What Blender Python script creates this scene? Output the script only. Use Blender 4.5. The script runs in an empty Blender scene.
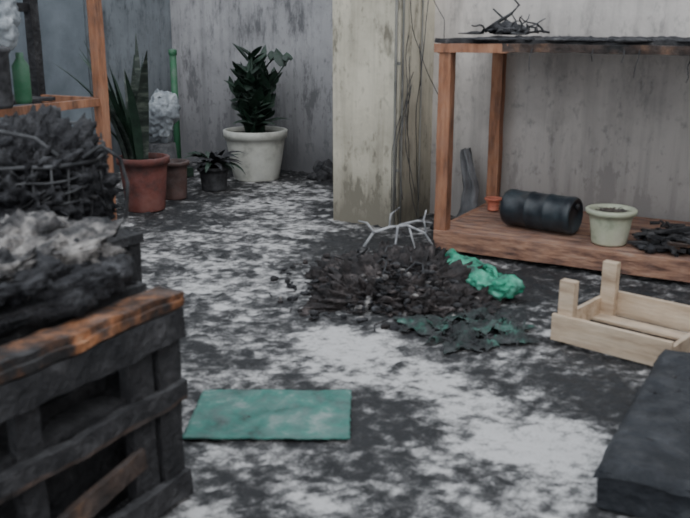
import bpy, bmesh, math, random
from mathutils import Vector, Matrix, Euler, noise
random.seed(7)
ANG=math.radians(-29.3)
E=Vector((math.cos(ANG),math.sin(ANG),0)); N=Vector((-math.sin(ANG),math.cos(ANG),0))
A=Vector((.545,5.062,0))
def L(s,d,z=0): return A+E*s+N*d+Vector((0,0,z))
R=random.random
def U(a,b): return a+(b-a)*random.random()
def nz(p,f=1.0,o=3):
    return noise.fractal(Vector(p)*f,1.0,2.0,o,noise_basis='PERLIN_ORIGINAL')

# ---------------- materials ----------------
def mat(name,stops,scale=6,detail=8,rough=.85,bump=.3,stretch=(1,1,1),metal=0,bscale=None,spec=.3,dust=.35):
    m=bpy.data.materials.new(name); m.use_nodes=True
    nt=m.node_tree; b=nt.nodes['Principled BSDF']; K=nt.links.new
    tc=nt.nodes.new('ShaderNodeTexCoord'); mp=nt.nodes.new('ShaderNodeMapping')
    mp.inputs['Scale'].default_value=stretch
    K(tc.outputs['Object'],mp.inputs['Vector'])
    n=nt.nodes.new('ShaderNodeTexNoise'); n.inputs['Scale'].default_value=scale; n.inputs['Detail'].default_value=detail
    n.inputs['Roughness'].default_value=.65
    K(mp.outputs['Vector'],n.inputs['Vector'])
    r=nt.nodes.new('ShaderNodeValToRGB')
    cr=r.color_ramp
    while len(cr.elements)<len(stops): cr.elements.new(.5)
    for e,(p,c) in zip(cr.elements,stops):
        e.position=p; e.color=(*c,1)
    K(n.outputs['Fac'],r.inputs['Fac'])
    col=r.outputs['Color']
    if dust:
        # settled ash: patchy, thicker on upward-facing surfaces
        g=nt.nodes.new('ShaderNodeNewGeometry'); sx=nt.nodes.new('ShaderNodeSeparateXYZ'); K(g.outputs['Normal'],sx.inputs[0])
        up=nt.nodes.new('ShaderNodeMapRange'); K(sx.outputs['Z'],up.inputs['Value']); up.inputs['From Min'].default_value=-.2; up.inputs['From Max'].default_value=1; up.inputs['To Min'].default_value=.25; up.inputs['To Max'].default_value=1
        dn=nt.nodes.new('ShaderNodeTexNoise'); dn.inputs['Scale'].default_value=13; dn.inputs['Detail'].default_value=9; dn.inputs['Roughness'].default_value=.7
        K(tc.outputs['Object'],dn.inputs['Vector'])
        dr=nt.nodes.new('ShaderNodeMapRange'); K(dn.outputs['Fac'],dr.inputs['Value']); dr.inputs['From Min'].default_value=.42; dr.inputs['From Max'].default_value=.66; dr.inputs['To Max'].default_value=dust*1.6; dr.inputs['To Min'].default_value=dust*.25
        mu=nt.nodes.new('ShaderNodeMath'); mu.operation='MULTIPLY'; mu.use_clamp=True; K(up.outputs[0],mu.inputs[0]); K(dr.outputs[0],mu.inputs[1])
        mx=nt.nodes.new('ShaderNodeMix'); mx.data_type='RGBA'; K(mu.outputs[0],mx.inputs[0]); K(col,mx.inputs[6]); mx.inputs[7].default_value=(.21,.205,.21,1)
        col=mx.outputs[2]
    K(col,b.inputs['Base Color'])
    b.inputs['Roughness'].default_value=rough; b.inputs['Metallic'].default_value=metal
    b.inputs['Specular IOR Level'].default_value=spec
    if bump:
        n2=nt.nodes.new('ShaderNodeTexNoise'); n2.inputs['Scale'].default_value=bscale or scale*4; n2.inputs['Detail'].default_value=6
        K(mp.outputs['Vector'],n2.inputs['Vector'])
        bp=nt.nodes.new('ShaderNodeBump'); bp.inputs['Strength'].default_value=bump; bp.inputs['Distance'].default_value=.02
        K(n2.outputs['Fac'],bp.inputs['Height']); K(bp.outputs['Normal'],b.inputs['Normal'])
    return m
M={}
M['wood']=mat('reddish_wood',[(.3,(.08,.04,.026)),(.5,(.32,.14,.075)),(.7,(.47,.24,.14))],3,8,.7,.3,(6,6,1),dust=.3)
M['woodh']=mat('lower_shelf_wood',[(.3,(.05,.03,.025)),(.43,(.22,.11,.075)),(.58,(.42,.23,.15)),(.75,(.52,.38,.30))],5,8,.75,.3,(1,5,5),dust=.25)
M['char']=mat('charred_wood',[(.35,(.012,.012,.014)),(.55,(.026,.025,.027)),(.7,(.08,.077,.08))],9,9,.75,.9,dust=.2)
M['charedge']=mat('half_charred_wood',[(.42,(.016,.014,.014)),(.52,(.09,.04,.02)),(.62,(.34,.14,.06)),(.78,(.5,.32,.2))],7,8,.8,.7,dust=.2)
M['charbrown']=mat('scorched_wood',[(.38,(.015,.014,.014)),(.56,(.07,.045,.035)),(.75,(.26,.14,.08))],6,9,.8,.8,dust=.2)
M['chartop']=mat('charred_board',[(.4,(.018,.018,.02)),(.6,(.05,.048,.05)),(.75,(.24,.23,.23))],8,9,.85,.8,dust=.2)
M['pine']=mat('pale_pine',[(.3,(.36,.25,.17)),(.5,(.60,.46,.33)),(.7,(.72,.59,.45))],3,7,.7,.2,(1,6,6),dust=.22)
M['ash']=mat('grey_ash',[(.38,(.02,.02,.022)),(.48,(.09,.085,.085)),(.59,(.30,.28,.265)),(.73,(.56,.52,.49))],10,10,.95,1.0,dust=0)
M['soot']=mat('soot_clumps',[(.4,(.013,.013,.016)),(.58,(.036,.036,.04)),(.72,(.14,.14,.15))],14,9,.9,1.0,dust=.15)
M['debris']=mat('burnt_soil_debris',[(.38,(.013,.012,.013)),(.54,(.045,.037,.036)),(.68,(.15,.125,.12)),(.8,(.3,.27,.26))],11,10,.95,1.0,dust=.1)
M['wire']=mat('burnt_wire',[(.4,(.02,.02,.022)),(.7,(.11,.11,.115))],8,3,.5,0,dust=0)
M['twig']=mat('ashen_twig',[(.35,(.2,.2,.21)),(.6,(.5,.5,.51))],10,3,.9,0,dust=0)
M['leaf']=mat('dark_leaf',[(.3,(.012,.022,.016)),(.55,(.018,.045,.027)),(.75,(.04,.085,.05))],8,5,.5,.2,dust=.18)
M['leaf2']=mat('snake_leaf',[(.3,(.014,.02,.016)),(.5,(.03,.042,.034)),(.7,(.15,.175,.14))],5,6,.5,.2,(1,1,4),dust=.2)
M['whitepot']=mat('cream_glazed_pot',[(.3,(.28,.27,.24)),(.46,(.60,.59,.53)),(.7,(.74,.73,.67))],4,9,.5,.1,dust=.35)
M['terra']=mat('terracotta',[(.32,(.04,.024,.022)),(.5,(.17,.055,.045)),(.75,(.29,.12,.095))],4,7,.85,.2,dust=.3)
M['brownpot']=mat('brown_pot',[(.3,(.04,.025,.022)),(.6,(.12,.065,.055))],5,6,.8,.2)
M['blackpot']=mat('sooty_pot',[(.4,(.016,.016,.018)),(.7,(.07,.07,.075))],7,6,.7,.4)
M['soil']=mat('dry_soil',[(.35,(.03,.022,.018)),(.7,(.16,.12,.09))],25,8,.95,1.0)
M['greenpot']=mat('pale_green_pot',[(.3,(.22,.25,.18)),(.46,(.50,.52,.38)),(.75,(.66,.65,.54))],5,8,.6,.1,dust=.25)
M['teal']=mat('green_plastic',[(.36,(.02,.08,.06)),(.5,(.03,.33,.20)),(.7,(.22,.58,.44))],9,6,.4,.4,dust=.2)
M['mat']=mat('dusty_green_mat',[(.32,(.04,.055,.052)),(.43,(.045,.15,.125)),(.55,(.06,.215,.175)),(.70,(.32,.38,.36))],8,12,.85,.4,dust=.3)
M['net']=mat('burnt_green_net',[(.40,(.016,.018,.019)),(.54,(.02,.035,.031)),(.62,(.03,.12,.09)),(.76,(.22,.27,.25))],9,12,.9,.8,dust=.2)
M['navy']=mat('dark_blue_drum',[(.4,(.012,.016,.022)),(.62,(.02,.033,.042)),(.82,(.10,.13,.15))],6,8,.35,.1,dust=.12,spec=.5)
M['orange']=mat('orange_pot',[(.3,(.4,.10,.06)),(.7,(.7,.25,.16))],5,4,.7,.1,dust=.1)
M['bag']=mat('silver_bag',[(.3,(.10,.11,.125)),(.5,(.24,.26,.28)),(.7,(.48,.50,.52))],6,8,.35,.5,dust=0)
M['cloth']=mat('grey_cloth',[(.3,(.08,.08,.085)),(.7,(.26,.26,.27))],6,7,.9,.4)
M['green']=mat('green_pole',[(.3,(.02,.09,.04)),(.7,(.035,.16,.075))],3,4,.5,.1)
M['conduit']=mat('conduit',[(.35,(.08,.08,.075)),(.6,(.30,.29,.26))],5,5,.6,.1,(1,1,.3))
M['doorglass']=mat('smoked_glass_panel',[(.35,(.12,.14,.16)),(.65,(.23,.26,.29))],1.5,6,.3,.05,dust=0)
M['doorframe']=mat('painted_door_frame',[(.35,(.07,.08,.09)),(.65,(.16,.18,.2))],3,6,.6,.05)
M['black']=mat('black_plastic_sheet',[(.42,(.014,.016,.02)),(.6,(.024,.027,.033)),(.80,(.08,.084,.09))],7,10,.7,.7,dust=.12)

def wallmat(name,base,soot,low,amount,mottle=.6):
    """plaster: blotchy noise, vertical drip streaks, soot deposit near the floor"""
    m=bpy.data.materials.new(name); m.use_nodes=True; nt=m.node_tree; b=nt.nodes['Principled BSDF']
    N_=nt.nodes.new; K=nt.links.new
    tc=N_('ShaderNodeTexCoord')
    def noise_(scale,st,det=8,ro=.6):
        mp=N_('ShaderNodeMapping'); mp.inputs['Scale'].default_value=st; K(tc.outputs['Object'],mp.inputs['Vector'])
        n=N_('ShaderNodeTexNoise'); n.inputs['Scale'].default_value=scale; n.inputs['Detail'].default_value=det; n.inputs['Roughness'].default_value=ro
        K(mp.outputs['Vector'],n.inputs['Vector']); return n
    def rng(src,a,c,lo=0,hi=1):
        r=N_('ShaderNodeMapRange'); K(src,r.inputs['Value'])
        r.inputs['From Min'].default_value=a; r.inputs['From Max'].default_value=c
        r.inputs['To Min'].default_value=lo; r.inputs['To Max'].default_value=hi; return r.outputs[0]
    def math_(op,a,bb):
        x=N_('ShaderNodeMath'); x.operation=op; x.use_clamp=True
        for i,v in enumerate((a,bb)):
            if isinstance(v,(int,float)): x.inputs[i].default_value=v
            else: K(v,x.inputs[i])
        return x.outputs[0]
    n1=noise_(2.2,(1,1,1)); n2=noise_(6,(1.6,1.6,.10)); n3=noise_(22,(1,1,.6)); n4=noise_(4,(1.3,1.3,.45),10,.72)
    a=rng(n1.outputs['Fac'],.42,.72,0,.6); s=rng(n2.outputs['Fac'],.48,.72,0,.45); f=rng(n3.outputs['Fac'],.56,.72,0,.5); g=rng(n4.outputs['Fac'],.53,.66,0,mottle)
    sep=N_('ShaderNodeSeparateXYZ'); K(tc.outputs['Object'],sep.inputs[0])
    zz=math_('ADD',sep.outputs['Z'],rng(n1.outputs['Fac'],.3,.7,-.3,.3))
    h=rng(zz,low,0.0,0,.9)
    tot=math_('MULTIPLY',math_('ADD',math_('ADD',a,s),math_('ADD',f,math_('ADD',g,h))),amount)
    mx=N_('ShaderNodeMix'); mx.data_type='RGBA'; K(tot,mx.inputs[0]); mx.inputs[6].default_value=(*base,1); mx.inputs[7].default_value=(*soot,1)
    K(mx.outputs[2],b.inputs['Base Color']); b.inputs['Roughness'].default_value=.9; b.inputs['Specular IOR Level'].default_value=.2
    bp=N_('ShaderNodeBump'); bp.inputs['Strength'].default_value=.25; bp.inputs['Distance'].default_value=.02
    K(n3.outputs['Fac'],bp.inputs['Height']); K(bp.outputs['Normal'],b.inputs['Normal'])
    return m
M['wallR']=wallmat('plaster_shelf_wall',(.66,.61,.57),(.13,.12,.12),.7,.64,.5)
M['pillar']=wallmat('plaster_beige',(.62,.57,.46),(.09,.08,.062),.45,.78,1.0)
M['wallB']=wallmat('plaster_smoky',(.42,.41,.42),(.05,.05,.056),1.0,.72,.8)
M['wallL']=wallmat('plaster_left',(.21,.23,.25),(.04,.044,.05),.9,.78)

# ---------------- builder ----------------
class B:
    def __init__(s): s.bm=bmesh.new(); s.mats=[]
    def mi(s,k):
        if k not in s.mats: s.mats.append(k)
        return s.mats.index(k)
    def _fin(s,verts,k,smooth=False):
        i=s.mi(k); fs=set()
        for v in verts:
            for f in v.link_faces: fs.add(f)
        for f in fs: f.material_index=i; f.smooth=smooth
    def box(s,c,d,k,rot=(0,0,0),cuts=0,jit=0,jf=6):
        m=Matrix.Translation(Vector(c))@Euler(rot).to_matrix().to_4x4()@Matrix.Diagonal((*d,1))
        ax=max(range(3),key=lambda i:d[i]); o1,o2=[i for i in range(3) if i!=ax]
        n=(cuts or 12) if jit else 1; rings=[]
        for i in range(n+1):
            ring=[]
            for (p,q) in ((-.5,-.5),(.5,-.5),(.5,.5),(-.5,.5)):
                v=Vector((0,0,0)); v[ax]=i/n-.5; v[o1]=p; v[o2]=q; v=m@v
                if jit: v+=noise.noise_vector(v*jf+Vector((3.1,1.7,9)))*jit
                ring.append(s.bm.verts.new(v))
            rings.append(ring)
        idx=s.mi(k); fl=[s.bm.faces.new(rings[0][::-1]),s.bm.faces.new(rings[-1])]
        for a,b in zip(rings,rings[1:]):
            for j in range(4): fl.append(s.bm.faces.new((a[j],a[(j+1)%4],b[(j+1)%4],b[j])))
        if ax==1:
            for f in fl: f.normal_flip()
        for f in fl: f.material_index=idx
    def tube(s,pts,r,k,seg=6,taper=None,closed=False):
        pts=[Vector(p) for p in pts]; rings=[]; n=len(pts)
        for i,p in enumerate(pts):
            t=(pts[(i+1)%n if closed else min(i+1,n-1)]-pts[(i-1)%n if closed else max(i-1,0)])
            t=t.normalized() if t.length>1e-6 else Vector((0,0,1))
            a=t.cross(Vector((0,0,1)) if abs(t.z)<.9 else Vector((1,0,0))).normalized(); b=t.cross(a)
            rr=r*(1 if taper is None else 1+(taper-1)*i/(n-1))
            rings.append([s.bm.verts.new(p+a*math.cos(2*math.pi*j/seg)*rr+b*math.sin(2*math.pi*j/seg)*rr) for j in range(seg)])
        idx=s.mi(k)
        rng_=range(n if closed else n-1)
        for i in rng_:
            q,w=rings[i],rings[(i+1)%n]
            for j in range(seg):
                f=s.bm.faces.new((q[j],q[(j+1)%seg],w[(j+1)%seg],w[j])); f.material_index=idx; f.smooth=True
        if not closed:
            for q in (rings[0],rings[-1]):
                f=s.bm.faces.new(q); f.material_index=idx
    def lathe(s,prof,k,c=(0,0,0),seg=40,rot=None,wob=0):
        rings=[]; c=Vector(c); rm=Euler(rot).to_matrix() if rot else Matrix.Identity(3)
        for (r,z) in prof:
            ring=[]
            for j in range(seg):
                a=2*math.pi*j/seg; rr=max(r,.0005)
                p=Vector((math.cos(a)*rr,math.sin(a)*rr,z))
                if wob: p+=noise.noise_vector(p*6+c)*wob
                ring.append(s.bm.verts.new(c+rm@p))
            rings.append(ring)
        idx=s.mi(k)
        for q,w in zip(rings,rings[1:]):
            for j in range(seg):
                f=s.bm.faces.new((q[j],q[(j+1)%seg],w[(j+1)%seg],w[j])); f.material_index=idx; f.smooth=True
    def blob(s,c,d,k,amp=.2,f=4,sub=4,flat=None,seed=0,smooth=True,sq=1.0,rough=0):
        r=bmesh.ops.create_icosphere(s.bm,subdivisions=sub,radius=1); c=Vector(c)
        for v in r['verts']:
            p=v.co.copy()
            if sq!=1.0: p=Vector([math.copysign(abs(q)**sq,q) for q in p])
            w=Vector((p.x*d[0],p.y*d[1],p.z*d[2]))
            h=1+amp*nz(w+Vector((seed,seed*2.3,0)),f,5)*2
            w=w*h+noise.noise_vector(w*f*4)*min(d)*amp*.35
            if rough: w+=v.co*rough*(nz(w+Vector((seed,0,0)),28,4)+.4*nz(w,70,2))
            v.co=c+w
            if flat is not None and v.co.z<flat: v.co.z=flat
        s._fin(r['verts'],k,smooth)
    def leaf(s,base,dirn,length,width,k,bend=.3,seg=7,fold=.25,tip=1.0):
        base=Vector(base); h=Vector((dirn[0],dirn[1],0)); 
        h=h.normalized() if h.length>1e-5 else Vector((1,0,0))
        side=h.cross(Vector((0,0,1))); el=math.atan2(dirn[2],math.hypot(dirn[0],dirn[1])) 
        p=base.copy(); rows=[]
        for i in range(seg+1):
            t=i/seg; w=width*(max(.02,math.sin(math.pi*min(1,(t*.86+.14))**tip)))**.8
            d=h*math.cos(el)+Vector((0,0,1))*math.sin(el); up=side.cross(d)
            rows.append([s.bm.verts.new(p-side*w/2+up*-fold*w),s.bm.verts.new(p),s.bm.verts.new(p+side*w/2+up*-fold*w)])
            p=p+d*(length/seg); el-=bend/seg*2
        idx=s.mi(k)
        for a,b in zip(rows,rows[1:]):
            for j in (0,1):
                f=s.bm.faces.new((a[j],a[j+1],b[j+1],b[j])); f.material_index=idx; f.smooth=True
    def obj(s,name,loc=(0,0,0),rz=0,bev=0,recalc=True):
        if recalc: bmesh.ops.recalc_face_normals(s.bm,faces=s.bm.faces)
        me=bpy.data.meshes.new(name); s.bm.to_mesh(me); s.bm.free()
        for k in s.mats: me.materials.append(M[k])
        o=bpy.data.objects.new(name,me); bpy.context.collection.objects.link(o)
        o.location=loc; o.rotation_euler=(0,0,rz)
        if bev:
            b=o.modifiers.new('bevel','BEVEL'); b.width=bev; b.segments=2; b.limit_method='ANGLE'
        return o

# ---------------- floor with soot / ash map ----------------
S0,S1,D0,D1=-3.77,3.4,-6.2,2.1
def floor():
    st=.020; ns=int((S1-S0)/st); nd=int((D1-D0)/st)
    blobs=[(-.74,5.4,.75,.95,0,.26),(-.45,6.9,.45,.7,0,.26),(-.8,4.35,.6,.4,0,.22),(.32,3.03,.85,.15,-.95,.52),(-.05,3.5,.38,.20,-.6,.34),
           (.62,2.62,.33,.14,-.3,.38),(.31,2.2,.4,.14,0,.30),(-.3,2.47,.2,.08,0,.2),(-.42,3.2,.4,.10,0,.24),
           (-.45,2.1,.22,.22,0,.3),(.70,2.3,.2,.12,0,.26),(.9,3.55,.3,.12,-.7,.24),
           (.17,2.68,.22,.17,0,-.42),(-.1,2.33,.27,.12,.2,-.42),(1.0,2.95,.33,.2,-.6,-.36),(.35,4.35,.6,.55,0,-.42),(-.5,3.8,.6,.13,-.2,-.26),(-.55,3.45,.4,.07,-.5,-.18),(-.1,3.1,.12,.2,.3,-.15),
           (1.0,4.3,.7,.35,-.5,-.35),(.2,5.3,.3,.4,0,-.35),(.6,3.65,.4,.2,-.3,-.32),(-1.2,6.3,.5,1.0,0,-.36),(-.6,7.9,1.2,.25,-.5,-.36),(.1,7,.35,.9,0,-.3),(-1.3,3.8,.5,.9,0,-.3),(.0,5.1,.2,.5,-.4,-.14),(-.45,4.8,.1,.7,.5,-.14)]
    vs=[];cols=[]
    for j in range(nd+1):
        for i in range(ns+1):
            s=S0+(S1-S0)*i/ns; d=D0+(D1-D0)*j/nd
            w=A+E*s+N*d
            q=Vector((s,d,0))
            wp=w+noise.noise_vector(q*2.2)*.16+noise.noise_vector(q*7)*.07
            v=.38
            for (bx,by,rx,ry,an,k) in blobs:
                dx,dy=wp.x-bx,wp.y-by; c,sn=math.cos(an),math.sin(an)
                u=(dx*c+dy*sn)/rx; t=(-dx*sn+dy*c)/ry; g=u*u+t*t
                if g<4: v+=k*math.exp(-g*.9)
            n1=nz((s*.9,d*1.5,3),2.6,5); n2=nz((s*1,d*1.1,7),9,5); n3=nz((s,d*1.0,17),24,4)
            v+=n1*.38+n2*.52+n3*.55
            for tt,per in ((s,.6),(d,.6)):
                m=abs((tt/per)%1-.5)
                if m>.484: v-=.12
            v=max(0,min(1,v))
            cols.append(v)
            z=.006*nz((s,d,1),14,4)+.026*(1-v)*max(0,nz((s,d,5),26,4))
            vs.append((s,d,max(-.004,z)-.004))
    fs=[]
    for j in range(nd):
        for i in range(ns):
            a=j*(ns+1)+i; fs.append((a,a+1,a+ns+2,a+ns+1))
    me=bpy.data.meshes.new('floor'); me.from_pydata(vs,[],fs)
    at=me.attributes.new('ash','FLOAT','POINT'); at.data.foreach_set('value',cols)
    for p in me.polygons: p.use_smooth=True
    o=bpy.data.objects.new('floor',me); bpy.context.collection.objects.link(o); o.location=A; o.rotation_euler=(0,0,ANG)
    m=bpy.data.materials.new('sooty_tile_floor'); m.use_nodes=True; nt=m.node_tree; b=nt.nodes['Principled BSDF']; K=nt.links.new
    at=nt.nodes.new('ShaderNodeAttribute'); at.attribute_name='ash'
    tc=nt.nodes.new('ShaderNodeTexCoord'); prev=at.outputs['Fac']; first=None
    for sc,am in ((22,.28),(75,.30)):
        n=nt.nodes.new('ShaderNodeTexNoise'); n.inputs['Scale'].default_value=sc; n.inputs['Detail'].default_value=10; n.inputs['Roughness'].default_value=.7
        K(tc.outputs['Object'],n.inputs['Vector'])
        mr=nt.nodes.new('ShaderNodeMapRange'); mr.inputs['From Min'].default_value=.28; mr.inputs['From Max'].default_value=.72; mr.inputs['To Min'].default_value=-am; mr.inputs['To Max'].default_value=am
        K(n.outputs['Fac'],mr.inputs['Value'])
        ad=nt.nodes.new('ShaderNodeMath'); ad.operation='ADD'; K(prev,ad.inputs[0]); K(mr.outputs[0],ad.inputs[1]); prev=ad.outputs[0]; first=first or n
    r=nt.nodes.new('ShaderNodeValToRGB'); cr=r.color_ramp
    st_=[(.08,(.022,.022,.024)),(.30,(.065,.063,.064)),(.50,(.16,.155,.155)),(.68,(.32,.31,.305)),(.95,(.60,.58,.575))]
    while len(cr.elements)<5: cr.elements.new(.5)
    for e,(p,c) in zip(cr.elements,st_): e.position=p; e.color=(*c,1)
    K(prev,r.inputs['Fac']); K(r.outputs['Color'],b.inputs['Base Color'])
    b.inputs['Roughness'].default_value=.62; b.inputs['Specular IOR Level'].default_value=.4
    bp=nt.nodes.new('ShaderNodeBump'); bp.inputs['Strength'].default_value=.8; bp.inputs['Distance'].default_value=.015
    K(first.outputs['Fac'],bp.inputs['Height']); K(bp.outputs['Normal'],b.inputs['Normal'])
    me.materials.append(m)
floor()

# ---------------- walls (room frame) ----------------
def wall(name,s0,s1,d0,d1,k,h=2.8):
    b=B(); b.box(((s0+s1)/2,(d0+d1)/2,h/2-.02),(s1-s0,d1-d0,h+.04),k); return b.obj(name,A,ANG)
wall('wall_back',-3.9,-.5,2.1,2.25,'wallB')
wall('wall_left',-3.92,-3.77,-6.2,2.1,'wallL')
wall('wall_pillar',-.98,-.48,.463,2.1,'pillar')
wall('wall_shelf',-.48,3.4,1.02,1.2,'wallR')
wall('wall_right',3.4,3.55,-6.2,1.2,'wallR')

b=B()
b.box((0,0,1.1),(.03,1.9,2.2),'doorglass')
for y in (-.95,.95): b.box((.01,y,1.1),(.06,.07,2.24),'doorframe')
for z in (.03,2.2): b.box((.01,0,z),(.06,1.9,.07),'doorframe')
b.obj('door_1',L(-3.74,.0),ANG,.004)

# ---------------- shelf bench right ----------------
b=B()
for (x,y) in ((.035,.035),(1.87,.035),(.035,.93),(1.87,.93)):
    b.box((x,y,.61),(.075,.075,1.22),'wood',cuts=14,jit=.004)
b.box((.19,.0,1.215),(.44,.03,.05),'wood',cuts=10,jit=.004)
b.box((1.15,.0,1.22),(1.55,.028,.045),'charbrown',cuts=30,jit=.007,jf=12)
b.box((.95,.965,1.20),(1.9,.03,.05),'charbrown',cuts=20,jit=.004)
b.box((.0,.48,1.21),(.03,.96,.05),'wood',cuts=14,jit=.004)
for i in range(6):
    b.box((.95+U(-.01,.01),.02+.08+i*.165,1.252),(1.98,.155,.026),'chartop',cuts=50,jit=.012,jf=12)
for i in range(6):
    b.box((.95,.02+.08+i*.157,.128),(1.88,.150,.022),'woodh',cuts=20,jit=.003)
b.box((.95,.0,.085),(1.90,.028,.115),'woodh',cuts=20,jit=.003)
b.box((.95,.96,.085),(1.90,.028,.115),'wood')
b.box((.0,.48,.085),(.028,.93,.11),'wood'); b.box((1.9,.48,.085),(.028,.93,.11),'wood')
for i in range(200):
    x=U(.15,1.9);y=U(.0,.93) if R()<.7 else U(.0,.06); b.blob((x,y,1.264),(U(.01,.08),U(.01,.04),U(.006,.014)),random.choice(['soot','soot','chartop']),.3,12,2,None,i)
# burnt threads hanging from the front edge
for i in range(9):
    x=U(.5,1.85); p=Vector((x,-.02,1.22)); pts=[p.copy()]
    for k in range(U(2,5).__int__()): p=p+Vector((U(-.02,.02),U(-.01,.01),-U(.02,.05))); pts.append(p.copy())
    b.tube(pts,.004,'wire',4,.5)
b.obj('wooden_shelf_bench',A,ANG,.003)

b=B()
for i in range(20):
    p=Vector((U(-.12,.25),U(-.2,.2),.012)); d=Vector((U(-1,1),U(-1,1),U(.0,.6))); pts=[p.copy()]
    for k in range(6):
        d+=Vector((U(-.6,.6),U(-.5,.5),U(-.5,.3))); p=p+d.normalized()*U(.02,.04); p.z=max(p.z,.008); pts.append(p.copy())
    b.tube(pts,.008,'wire',5,.4)
b.tube([(-.1,0,.02),(-.03,.01,.07),(.06,.0,.12),(.1,.02,.17),(.06,.03,.21)],.014,'wire',6,.4)
b.tube([(.1,0,.02),(.05,.01,.07),(.0,.02,.10),(-.06,.02,.15)],.012,'wire',6,.4)
b.blob((.05,0,.03),(.12,.1,.03),'soot',.3,8,4,.0,2,rough=.03)
b.obj('burnt_branch',L(.22,.40,1.285),ANG)

# drum lying on its side
b=B()
r=.112; prof=[(0,.012),(r*.80,.012),(r*.84,.0),(r*.93,.0),(r,.015),(r,.05),(r*.975,.056),(r*.975,.15),(r*1.01,.156),(r*1.01,.17),(r*.975,.176),(r*.975,.27),(r*1.01,.276),(r*1.01,.29),(r*.975,.296),(r*.975,.39),(r,.396),(r,.43),(r*.93,.445),(r*.84,.445),(r*.80,.433),(0,.433)]
b.lathe(prof,'navy',(-.22,0,r+.003),48,(0,math.radians(90),0))
b.lathe([(0,0),(.02,0),(.02,.015),(0,.015)],'blackpot',(.211,.03,r+.05),16,(0,math.radians(90),0))
b.obj('dark_barrel',L(.56,.30,.144),ANG-.16)

def pot(name,loc,rt,rb,h,k,soil='soil',rim=.03,extra=None,seg=40):
    b=B(); t=.018
    prof=[(0,0),(rb,0),(rb+.003,.01)]
    for i in range(1,7): prof.append((rb+(rt-.01-rb)*(i/6)**.85,(h-rim)*i/6))
    prof+=[(rt+.008,h-rim),(rt+.012,h-.005),(rt+.005,h),(rt-t,h),(rt-t,h-.04)]
    b.lathe(prof,k,seg=seg)
    b.lathe([(rt-t+.004,h-.05),(rt*.5,h-.035),(0,h-.025)],soil,seg=seg,wob=.008)
    if extra: extra(b,h)
    return b.obj(name,loc,0)
def dry(b,h):
    for i in range(40):
        a=U(0,6.28); r=U(0,.09); b.blob((math.cos(a)*r,math.sin(a)*r,h-.02),(U(.01,.02),)*3,'soil',.3,20,1,None,i)
    for i in range(30):
        a=U(0,6.28); b.leaf((math.cos(a)*.05,math.sin(a)*.05,h-.02),(math.cos(a),math.sin(a),U(.1,.6)),U(.04,.08),.01,'soil',.5,3)
pot('ceramic_flower_pot',L(1.0,.18,.144),.13,.095,.20,'greenpot',extra=dry)
pot('orange_flower_pot',L(.12,.70,.144),.05,.035,.085,'orange',rim=.015,seg=24)
b=B()
for i in range(170):
    b.box((U(0,.62),U(.02,.5),U(.012,.085)),(U(.04,.22),U(.012,.035),U(.008,.02)),random.choice(['char','char','chartop','charbrown']),(U(-.2,.2),U(-.2,.2),U(-1.5,1.5)))
for i in range(80):
    b.blob((U(0,.62),U(.02,.5),.012),(U(.02,.06),U(.02,.05),U(.01,.04)),'soot',.3,10,2,0,i)
b.obj('charred_wood_scraps',L(1.18,.04,.145),ANG)
b=B()
g=[]
for j in range(16):
    z=.5-.5*j/15; row=[]
    for i in range(9):
        w=.025+.05*(j/15)**.7; x=(i/8-.5)*2*w
        p=Vector((x+.02*math.sin(z*9),.03*math.sin(i*1.6+z*6),z)); p+=noise.noise_vector(p*9)*.02
        row.append(b.bm.verts.new(p))
    g.append(row)
idx=b.mi('cloth')
for q,w in zip(g,g[1:]):
    for i in range(8):
        f=b.bm.faces.new((q[i],q[i+1],w[i+1],w[i])); f.material_index=idx; f.smooth=True
b.obj('hanging_rag',L(-.14,.88,.02),ANG)

# conduits & loose wires on pillar corner
b=B()
for (x,y,r) in ((.0,-.012,.010),(.028,.035,.008),(.028,.33,.007)):
    b.tube([(x,y,z) for z in (0,.5,1,1.5,2,2.7)],r,'conduit',8)
for z in (.4,1.1,1.8): b.box((.015,-.006,z),(.03,.012,.02),'conduit')
for i in range(9):
    x=U(.03,.08);y=U(-.02,.3);z0=U(.6,2.0); p=Vector((x,y,z0)); pts=[p.copy()]
    d=Vector((U(-.1,.15),U(-.3,.1),-1.5))
    for k in range(20):
        d+=Vector((U(-.35,.35),U(-.4,.4),U(-.5,.3))); d.z=min(d.z,.2); p=p+d.normalized()*U(.03,.08)
        p.x=max(.025,min(.22,p.x)); p.y=max(-.1,min(p.y,.5))
        if p.z<.02: break
        pts.append(p.copy())
    b.tube(pts,.0028,'wire',5)
b.obj('electrical_conduit',L(-.495,.455),ANG)

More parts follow.
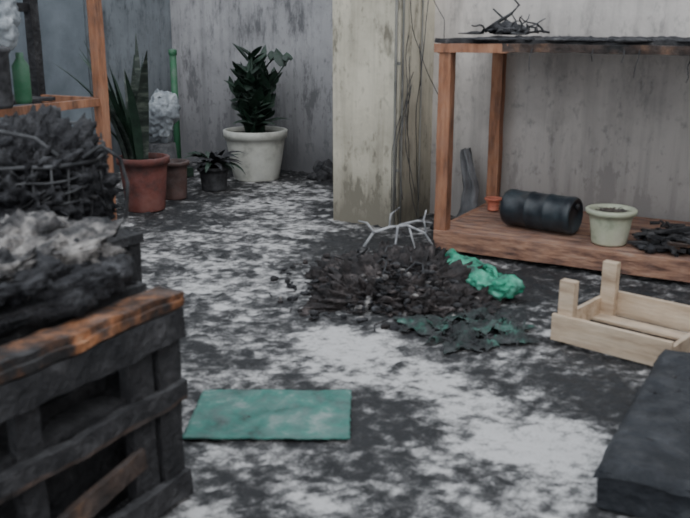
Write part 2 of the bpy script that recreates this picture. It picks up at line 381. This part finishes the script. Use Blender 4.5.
# ---------------- debris pile ----------------
b=B()
b.blob((0,0,-.03),(.45,.47,.155),'debris',.30,4,6,-.01,3,rough=.08)
b.blob((.27,-.24,-.02),(.20,.20,.07),'debris',.35,5,5,-.01,13,rough=.06)
b.blob((-.25,.15,-.02),(.24,.28,.08),'debris',.35,5,5,-.01,23,rough=.06)
for i in range(1400):
    a=U(0,6.28); r=math.sqrt(R())*(.50 if R()<.8 else .72); x,y=math.cos(a)*r*.98,math.sin(a)*r
    z=max(.0,.13*(1-(r/.50)**2))+U(-.02,.02) if r<.50 else .008
    if x>.27 and y>-.2: continue
    q=R()
    if q<.5:
        l=U(.02,.10); b.box((x,y,z),(l,U(.003,.008),U(.003,.007)),random.choice(['char','debris','debris','soot']),(U(-.4,.4) if r<.5 else 0,U(-.4,.4) if r<.5 else 0,U(0,3.1)))
    elif q<.95: b.blob((x,y,z),(U(.006,.035),U(.006,.03),U(.005,.02)),random.choice(['debris','debris','soot','char','soot'] if R()<.90 else ['ash']),.3,14,1,None,i)
    else: b.leaf((x,y,z),(U(-1,1),U(-1,1),U(-.1,.5)),U(.04,.10),U(.004,.012),random.choice(['debris','char','soot']),U(.3,1),4)
for (x0,y0,a0) in ((-.2,.1,.2),(.1,-.2,1.2),(.0,.2,2.2),(.1,.1,2.9),(-.1,-.15,.7)):
    pts=[Vector((x0+math.cos(a0+t*.9)*(.25-.02*t)*t*.3,y0+math.sin(a0+t*.9)*.1*t,.12+.05*math.sin(t*2.1))) for t in [0,.5,1,1.5,2,2.5,3]]
    b.tube(pts,.005,'wire',5)
b.obj('burnt_debris_pile',(.30,4.36,0),0,recalc=False)
b=B()
for (pts,r) in (([(-.2,.0,.05),(-.14,0,.13),(-.05,.01,.16),(.05,0,.17),(.15,.0,.13),(.2,0,.04)],.010),
                ([(-.05,.01,.16),(-.04,.02,.23),(.0,.02,.27)],.008),([(.05,0,.17),(.07,.0,.1),(.09,-.04,.02)],.008),
                ([(-.14,0,.13),(-.17,.02,.18),(-.22,.03,.19)],.007),([(.15,0,.13),(.13,.02,.2),(.16,.02,.25)],.007),([(0,.0,.165),(-.02,-.05,.08),(-.05,-.08,.02)],.008),([(.0,.02,.17),(.1,.04,.19),(.2,.05,.17)],.007)):
    b.tube([Vector(p)+Vector((U(-.01,.01),U(-.01,.01),0)) for p in pts],r,'twig',6,.6)
b.obj('ashen_branch',(.30,4.62,.10),0)

# melted green jug
b=B()
b.blob((.06,0,.065),(.16,.09,.075),'teal',.28,7,5,.0,2,rough=.012)
b.blob((-.10,.04,.07),(.12,.08,.07),'teal',.3,9,4,.0,7,rough=.012)
b.lathe([(.035,0),(.04,.05),(.03,.09),(.03,.12),(.036,.122),(.036,.14),(0,.142)],'teal',(-.14,.06,.09),20,(0,math.radians(-65),.2),.008)
b.tube([(.0,.02,.12),(.03,.03,.15),(.09,.02,.15),(.14,.0,.11),(.14,0,.05)],.011,'teal',8)
b.obj('melted_plastic_jug',(.69,4.24,0),math.radians(-55))
# burnt netting
b=B()
g=[]; n=70
for j in range(n):
    row=[]
    for i in range(n):
        u=(i/(n-1)-.5);v=(j/(n-1)-.5)
        e=.95+.35*nz((math.cos(math.atan2(v,u))*1.2,math.sin(math.atan2(v,u))*1.2,0),2.2,5); x=u*.54*e; y=v*.50*e
        z=.012+.06*max(0,nz((x,y,2),9,5)+.2)*(1-min(1,(2*max(abs(u),abs(v)))**4))
        row.append(b.bm.verts.new((x,y,z)))
    g.append(row)
idx=b.mi('net')
for j,(q,w) in enumerate(zip(g,g[1:])):
    for i in range(n-1):
        c=q[i].co
        if nz((c.x,c.y,9),12,4)>.28: continue
        f=b.bm.faces.new((q[i],q[i+1],w[i+1],w[i])); f.material_index=idx; f.smooth=True
for i in range(120):
    b.leaf((U(-.25,.25),U(-.22,.22),.02),(U(-1,1),U(-1,1),U(0,.6)),U(.03,.1),U(.004,.014),random.choice(['net','soot','char']),U(.3,1),4)
b.obj('burnt_green_netting',(.56,3.66,.0),math.radians(20))

# green mat
b=B(); g=[]; nx,ny=60,40
for j in range(ny):
    row=[]
    for i in range(nx):
        u=i/(nx-1);v=j/(ny-1); x=-.545+.56*u+.01*v; y=2.595+.39*v
        if i in(0,nx-1) or j in (0,ny-1): x+=U(-.003,.003); y+=U(-.003,.003)
        row.append(b.bm.verts.new((x+.265,y-2.79,.016+.005*nz((x,y,0),5,4))))
    g.append(row)
idx=b.mi('mat')
for q,w in zip(g,g[1:]):
    for i in range(nx-1):
        f=b.bm.faces.new((q[i],q[i+1],w[i+1],w[i])); f.material_index=idx; f.smooth=True
o=b.obj('green_floor_mat',(-.265,2.79,.0),0)
so=o.modifiers.new('t','SOLIDIFY'); so.thickness=.006

# pale pine crate frame
b=B(); w,l=.5,.53; t=.022
b.box((l/2,t/2,.07),(l,t,.12),'pine'); b.box((l/2+.06,w-t/2,.075),(l+.12,t,.12),'pine')
b.box((t/2,w/2,.06),(t,w-2*t,.09),'pine'); b.box((l-t/2,w/2,.06),(t,w-2*t,.09),'pine')
b.box((.05,.045,.145),(.07,.045,.27),'pine'); b.box((.05,w-.045,.145),(.07,.045,.27),'pine')
for i in range(3): b.box((l/2,.1+.15*i,.018),(l-.03,.09,.015),'pine')
b.obj('pine_crate_frame',(.900,3.525,.003),math.radians(-42),.003)

# black charred box lower right
b=B()
b.box((.50,.5,.06),(1.03,1.02,.12),'black',cuts=30,jit=.008,jf=9)
n=50; g=[]
for j in range(n):
    row=[]
    for i in range(n):
        u=i/(n-1);v=j/(n-1); x=-.03+1.06*u+(.012*nz((v*3,1,0),3,4) if i==0 else 0); y=-.02+1.05*v+(.012*nz((u*3,5,0),3,4) if j in(0,n-1) else 0)
        z=.138+.014*nz((x,y,0),4,5)
        if i==0 or j==0: z-=.035
        row.append(b.bm.verts.new((x,y,z)))
    g.append(row)
idx=b.mi('black')
for q,w in zip(g,g[1:]):
    for i in range(n-1):
        f=b.bm.faces.new((q[i],q[i+1],w[i+1],w[i])); f.material_index=idx; f.smooth=True
for i in range(50): b.blob((U(.02,.7),U(.02,1.0),.14),(U(.004,.018),U(.004,.018),U(.003,.007)),random.choice(['soot','char']),.3,9,1,None,i)
b.obj('charred_storage_box',(.745,2.20,0),ANG)

# ---------------- burnt crate left ----------------
b=B()
H=.61
for y in (-.04,-.145,-.95): b.box((-.02,y,H/2),(.05 if y!=-.145 else .035,.09,H),'char',cuts=24,jit=.007)
b.box((-.02,-.52,H/2),(.035,.07,H-.03),'char',cuts=24,jit=.007)
b.box((-.58,-.04,H/2),(.05,.09,H),'char'); b.box((-.58,-.95,H/2),(.05,.09,H),'char')
for z,hh,k in ((H-.005,.022,'charedge'),(H-.065,.085,'char'),(.35,.045,'char'),(.322,.012,'charbrown'),(.05,.08,'char')):
    b.box((.012,-.49,z),(.03,1.0,hh),k,cuts=60,jit=.009,jf=12)
b.box((.0,-.33,.17),(.02,.34,.06),'charbrown',(.2,0,0),16,.01)
b.box((-.12,-.5,.22),(.02,.95,.40),'char',cuts=10,jit=.01)
b.box((-.3,.0,.33),(.56,.02,.55),'char',cuts=10,jit=.008)
b.box((-.3,-.49,.37),(.56,.95,.02),'char')
for i in range(5):
    b.box((-.055-.125*i if i else -.03,-.49,H+.012),(.09 if i==0 else .12,1.02,.024),'charedge' if i<1 else 'chartop',cuts=60,jit=.009,jf=12)
b.obj('charred_wooden_crate',(-.475,2.26,0),ANG)

# burnt cushion with ash crust on the crate
b=B()
b.blob((-.34,-.49,.045),(.27,.50,.055),'soot',.07,5,6,.0,1,sq=.45,rough=.018)
b.blob((-.36,-.48,.105),(.245,.46,.045),'ash',.22,6,6,.03,8,sq=.6,rough=.03)
b.blob((-.40,-.2,.125),(.16,.16,.055),'ash',.3,7,5,.02,5,rough=.03)
b.blob((-.16,-.35,.10),(.09,.25,.03),'soot',.3,8,5,.02,15,rough=.03)
for i in range(160):
    x,y=U(-.58,-.12),U(-.9,-.04)
    b.blob((x,y,U(.10,.14)),(U(.005,.022),U(.005,.022),U(.004,.012)),random.choice(['ash','soot','soot']),.35,14,1,None,i)
b.obj('burnt_cushion',(-.475,2.26,H+.034),ANG,recalc=False)

# stand behind with basket
b=B()
for x in(-.26,.26):
    for y in (-.26,.26): b.box((x,y,.28),(.06,.06,.56),'char',cuts=10,jit=.006)
b.box((0,0,.575),(.60,.60,.035),'char',cuts=20,jit=.01)
for s_ in (-.27,.27): b.box((0,s_,.5),(.5,.03,.08),'char'); b.box((s_,0,.5),(.03,.5,.08),'char')
b.obj('charred_stool',(-1.17,3.02,0),ANG)
b=B()
def ring(r,z,rr=.006,k='wire',sx=1): 
    b.tube([(math.cos(a)*r*sx+U(-.006,.006),math.sin(a)*r+U(-.006,.006),z+U(-.005,.005)) for a in [2*math.pi*i/28 for i in range(28)]],rr,k,5,closed=True)
for z,r in ((.01,.25),(.08,.275),(.16,.29),(.24,.30),(.29,.30)): ring(r,z,.008 if z>.28 else .005)
for i in range(30):
    a=2*math.pi*i/30; b.tube([(math.cos(a)*r,math.sin(a)*r,z) for z,r in ((.0,.24),(.1,.278),(.2,.293),(.29,.3))],.004,'wire',5)
b.blob((0,0,.15),(.28,.28,.25),'soot',.14,6,6,.0,4,sq=.8,rough=.07)
b.blob((-.12,-.05,.31),(.19,.17,.09),'soot',.35,6,5,None,9,rough=.05)
b.blob((.09,.0,.29),(.14,.13,.07),'soot',.35,7,5,None,19,rough=.05)
for i in range(420):
    a=U(0,6.28); ph=U(.0,1.5); rr=.295
    x,y=math.cos(a)*math.cos(ph)*rr,math.sin(a)*math.cos(ph)*rr; z=.13+.25*math.sin(ph)*U(.85,1.05)
    if R()<.6: b.blob((x,y,z),(U(.008,.030),U(.008,.030),U(.006,.02)),random.choice(['soot','soot','char','ash'] if R()<.3 else ['soot']),.35,14,2,None,i)
    else: b.leaf((x,y,z),(math.cos(a)+U(-.8,.8),math.sin(a)+U(-.8,.8),U(-.8,.4)),U(.03,.07),U(.004,.014),random.choice(['soot','char','soot']),U(.2,1.2),4)
for i in range(60):
    a=U(0,6.28); p=Vector((math.cos(a)*.26,math.sin(a)*.26,U(.1,.33))); d=Vector((U(-1,1),U(-1,1),U(-.3,.5))); pts=[p.copy()]
    for k in range(7):
        d+=Vector((U(-.7,.7),U(-.7,.7),U(-.6,.5))); p=p+d.normalized()*.045
        q=Vector((p.x,p.y,0)); 
        if q.length>.31: p.x*=.31/q.length; p.y*=.31/q.length
        p.z=max(.02,min(.38,p.z))
        pts.append(p.copy())
    b.tube(pts,.004,'wire',4)
b.tube([(.27,-.1,.30),(.33,-.08,.34),(.385,-.05,.29),(.40,-.03,.2),(.385,-.02,.08),(.33,0,-.0)],.007,'wire',6)
b.tube([(.22,-.15,.30),(.15,-.2,.38),(0,-.2,.41),(-.15,-.15,.40)],.007,'wire',6)
b.obj('burnt_wire_basket',(-1.17,3.02,.605),0,recalc=False)

# ---------------- left shelving frame ----------------
b=B()
Ht=2.0
for (x,y) in ((0,0),(0,-1.25),(-.55,0),(-.55,-1.25)): b.box((x,y,Ht/2),(.065,.065,Ht),'wood' if x==0 else 'char',cuts=16,jit=.004)
for z in (.88,1.45,.25):
    if z!=1.45: b.box((0,-.62,z),(.03,1.2,.05),'wood' if z==.88 else 'char',cuts=16,jit=.003)
    b.box((-.55,-.62,z),(.03,1.2,.055),'char',cuts=16,jit=.003)
    for y in (0,-1.25):
        if z!=1.45: b.box((-.275,y,z),(.5,.03,.05),'wood' if z==.88 else 'char')
for i in range(4): b.box((-.06-.14*i,-.62,.29),(.125,1.2,.02),'char',cuts=12,jit=.004)
for i in range(4): b.box((-.06-.14*i,-.62,1.99),(.125,1.3,.02),'char',cuts=12,jit=.004)
for i in range(3): b.box((-.16-.14*i,-.75,.915),(.125,.95,.02),'char',cuts=12,jit=.004)
b.obj('wooden_shelving_rack',L(-1.96,-.72),ANG,.003)

def sack(name,loc,d,k,seed,rz=0,neck=1.0):
    b=B(); b.blob((0,0,d[2]),d,k,.22,5,5,None,seed,rough=.015)
    b.tube([(0,0,d[2]*1.7),(.01,.01,d[2]*1.95),(-.02,.02,d[2]*(1.95+.4*neck))],.02,k,8,.6)
    for i in range(5):
        a=i*1.25; b.leaf((0,0,d[2]*1.8),(math.cos(a),math.sin(a),1.2),d[2]*.45*neck,d[0]*.35,k,.5,5)
    return b.obj(name,loc,rz)
sack('hanging_plastic_bag',(-1.86,4.62,1.22),(.14,.1,.17),'bag',3)
b=B()
b.lathe([(0,0),(.085,0),(.09,.02),(.09,.27),(.1,.28),(.1,.30),(.07,.31),(.06,.31),(0,.30)],'blackpot',seg=28)
b.obj('charred_canister',(-1.80,4.45,.93),0)
b=B()
b.lathe([(0,0),(.04,0),(.045,.02),(.045,.2),(.02,.24),(.02,.27),(0,.27)],'green',seg=20)
b.obj('green_bottle',(-1.75,4.72,.93),0)

# ---------------- plants ----------------
def plant_broad(b,h):
    for i in range(14):
        x,y=U(-.08,.08),U(-.05,.05); hh=U(.3,.70)
        pts=[(x,y,h-.04),(x+U(-.08,.08),y,h+hh*.5),(x+U(-.10,.26),y+U(-.08,.08),h+hh)]
        b.tube(pts,.018,'leaf',6,.5)
        for k in range(13):
            t=U(.15,1); p=Vector(pts[0]).lerp(Vector(pts[1]),t*2) if t<.5 else Vector(pts[1]).lerp(Vector(pts[2]),t*2-1)
            aa=U(0,6.28); b.leaf(p,(math.cos(aa),math.sin(aa),U(.5,2.4)),U(.12,.22),U(.07,.12),'leaf',U(.0,.6),6)
    for i in range(8):
        a=U(0,6.28); b.leaf((0,0,h-.03),(math.cos(a),math.sin(a),1.6),U(.28,.4),.08,'leaf',.8,8)
pot('potted_leafy_plant',(-.80,7.66,0),.275,.20,.44,'whitepot',rim=.07,extra=plant_broad)
def snake(b,h):
    for i in range(36):
        a=U(0,6.28); r=U(0,.08); b.leaf((math.cos(a)*r-.05,math.sin(a)*r,h-.05),(math.cos(a)*.22-.13,math.sin(a)*.3,U(1.6,3.2)),U(.35,.98),U(.06,.11),'leaf2' if R()<.5 else 'leaf',U(-.05,.45),9,.15,.8)
pot('potted_snake_plant',(-1.50,6.32,0),.185,.14,.40,'terra',rim=.05,extra=snake)
def wilt(b,h):
    for i in range(60):
        a=U(0,6.28); b.leaf((0,0,h-.03),(math.cos(a),math.sin(a),U(.8,4)),U(.15,.36),.06,'soot' if R()<.7 else 'leaf',U(.4,1.2),6)
pot('brown_planter',(-1.36,6.74,0),.115,.09,.30,'brownpot',extra=None)
pot('potted_wilted_plant',(-1.10,7.10,0),.13,.10,.2,'blackpot',extra=wilt)
b=B(); b.lathe([(0,0),(.15,0),(.14,.03),(.11,.40),(0,.40)],'blackpot'); b.obj('upturned_pot',(-1.51,7.05,0),0)
sack('crumpled_foil_bag',(-1.51,7.05,.402),(.14,.10,.20),'bag',6,0,.5)
b=B(); b.tube([(0,0,0),(0,0,1.10)],.030,'green',10); b.lathe([(.02,1.07),(.036,1.09),(.036,1.13),(.0,1.14)],'green'); 
b.box((0,0,.05),(.26,.06,.08),'leaf',(0,0,.6))
b.obj('green_broom',(-1.5,7.65,0),0)
b=B()
for i in range(60): b.blob((U(-.40,.52),U(-.14,.08),.0),(U(.03,.10),U(.03,.06),U(.02,.16)),random.choice(['soot','char']),.3,8,3,0,i)
b.obj('charred_rubble',L(-1.60,1.93),ANG)
b=B()
for i in range(14): b.blob((U(-.08,.1),U(-.08,.06),.0),(U(.03,.06),U(.03,.05),U(.02,.07)),random.choice(['soot','char','debris']),.3,8,3,0,i)
b.obj('soot_clumps',L(-.17,.62),ANG)

# ---------------- light, world, camera ----------------
w=bpy.data.worlds.new('World'); bpy.context.scene.world=w; w.use_nodes=True
bg=w.node_tree.nodes['Background']; bg.inputs[0].default_value=(.84,.92,1,1); bg.inputs[1].default_value=1.6
s=bpy.data.lights.new('overcast_sun','SUN'); s.energy=1.1; s.angle=math.radians(70); s.color=(1,.98,.96)
so=bpy.data.objects.new('overcast_sun',s); bpy.context.collection.objects.link(so)
so.rotation_euler=Vector((-.15,.75,-.75)).to_track_quat('-Z','Y').to_euler()
c=bpy.data.cameras.new('camera'); c.sensor_width=36; c.lens=36*855/690
c.dof.use_dof=True; c.dof.focus_distance=400; c.dof.aperture_fstop=5.2
co=bpy.data.objects.new('camera',c); bpy.context.collection.objects.link(co)
co.location=(0,0,1.35); co.rotation_euler=(math.radians(90-15.4),0,0)
bpy.context.scene.camera=co
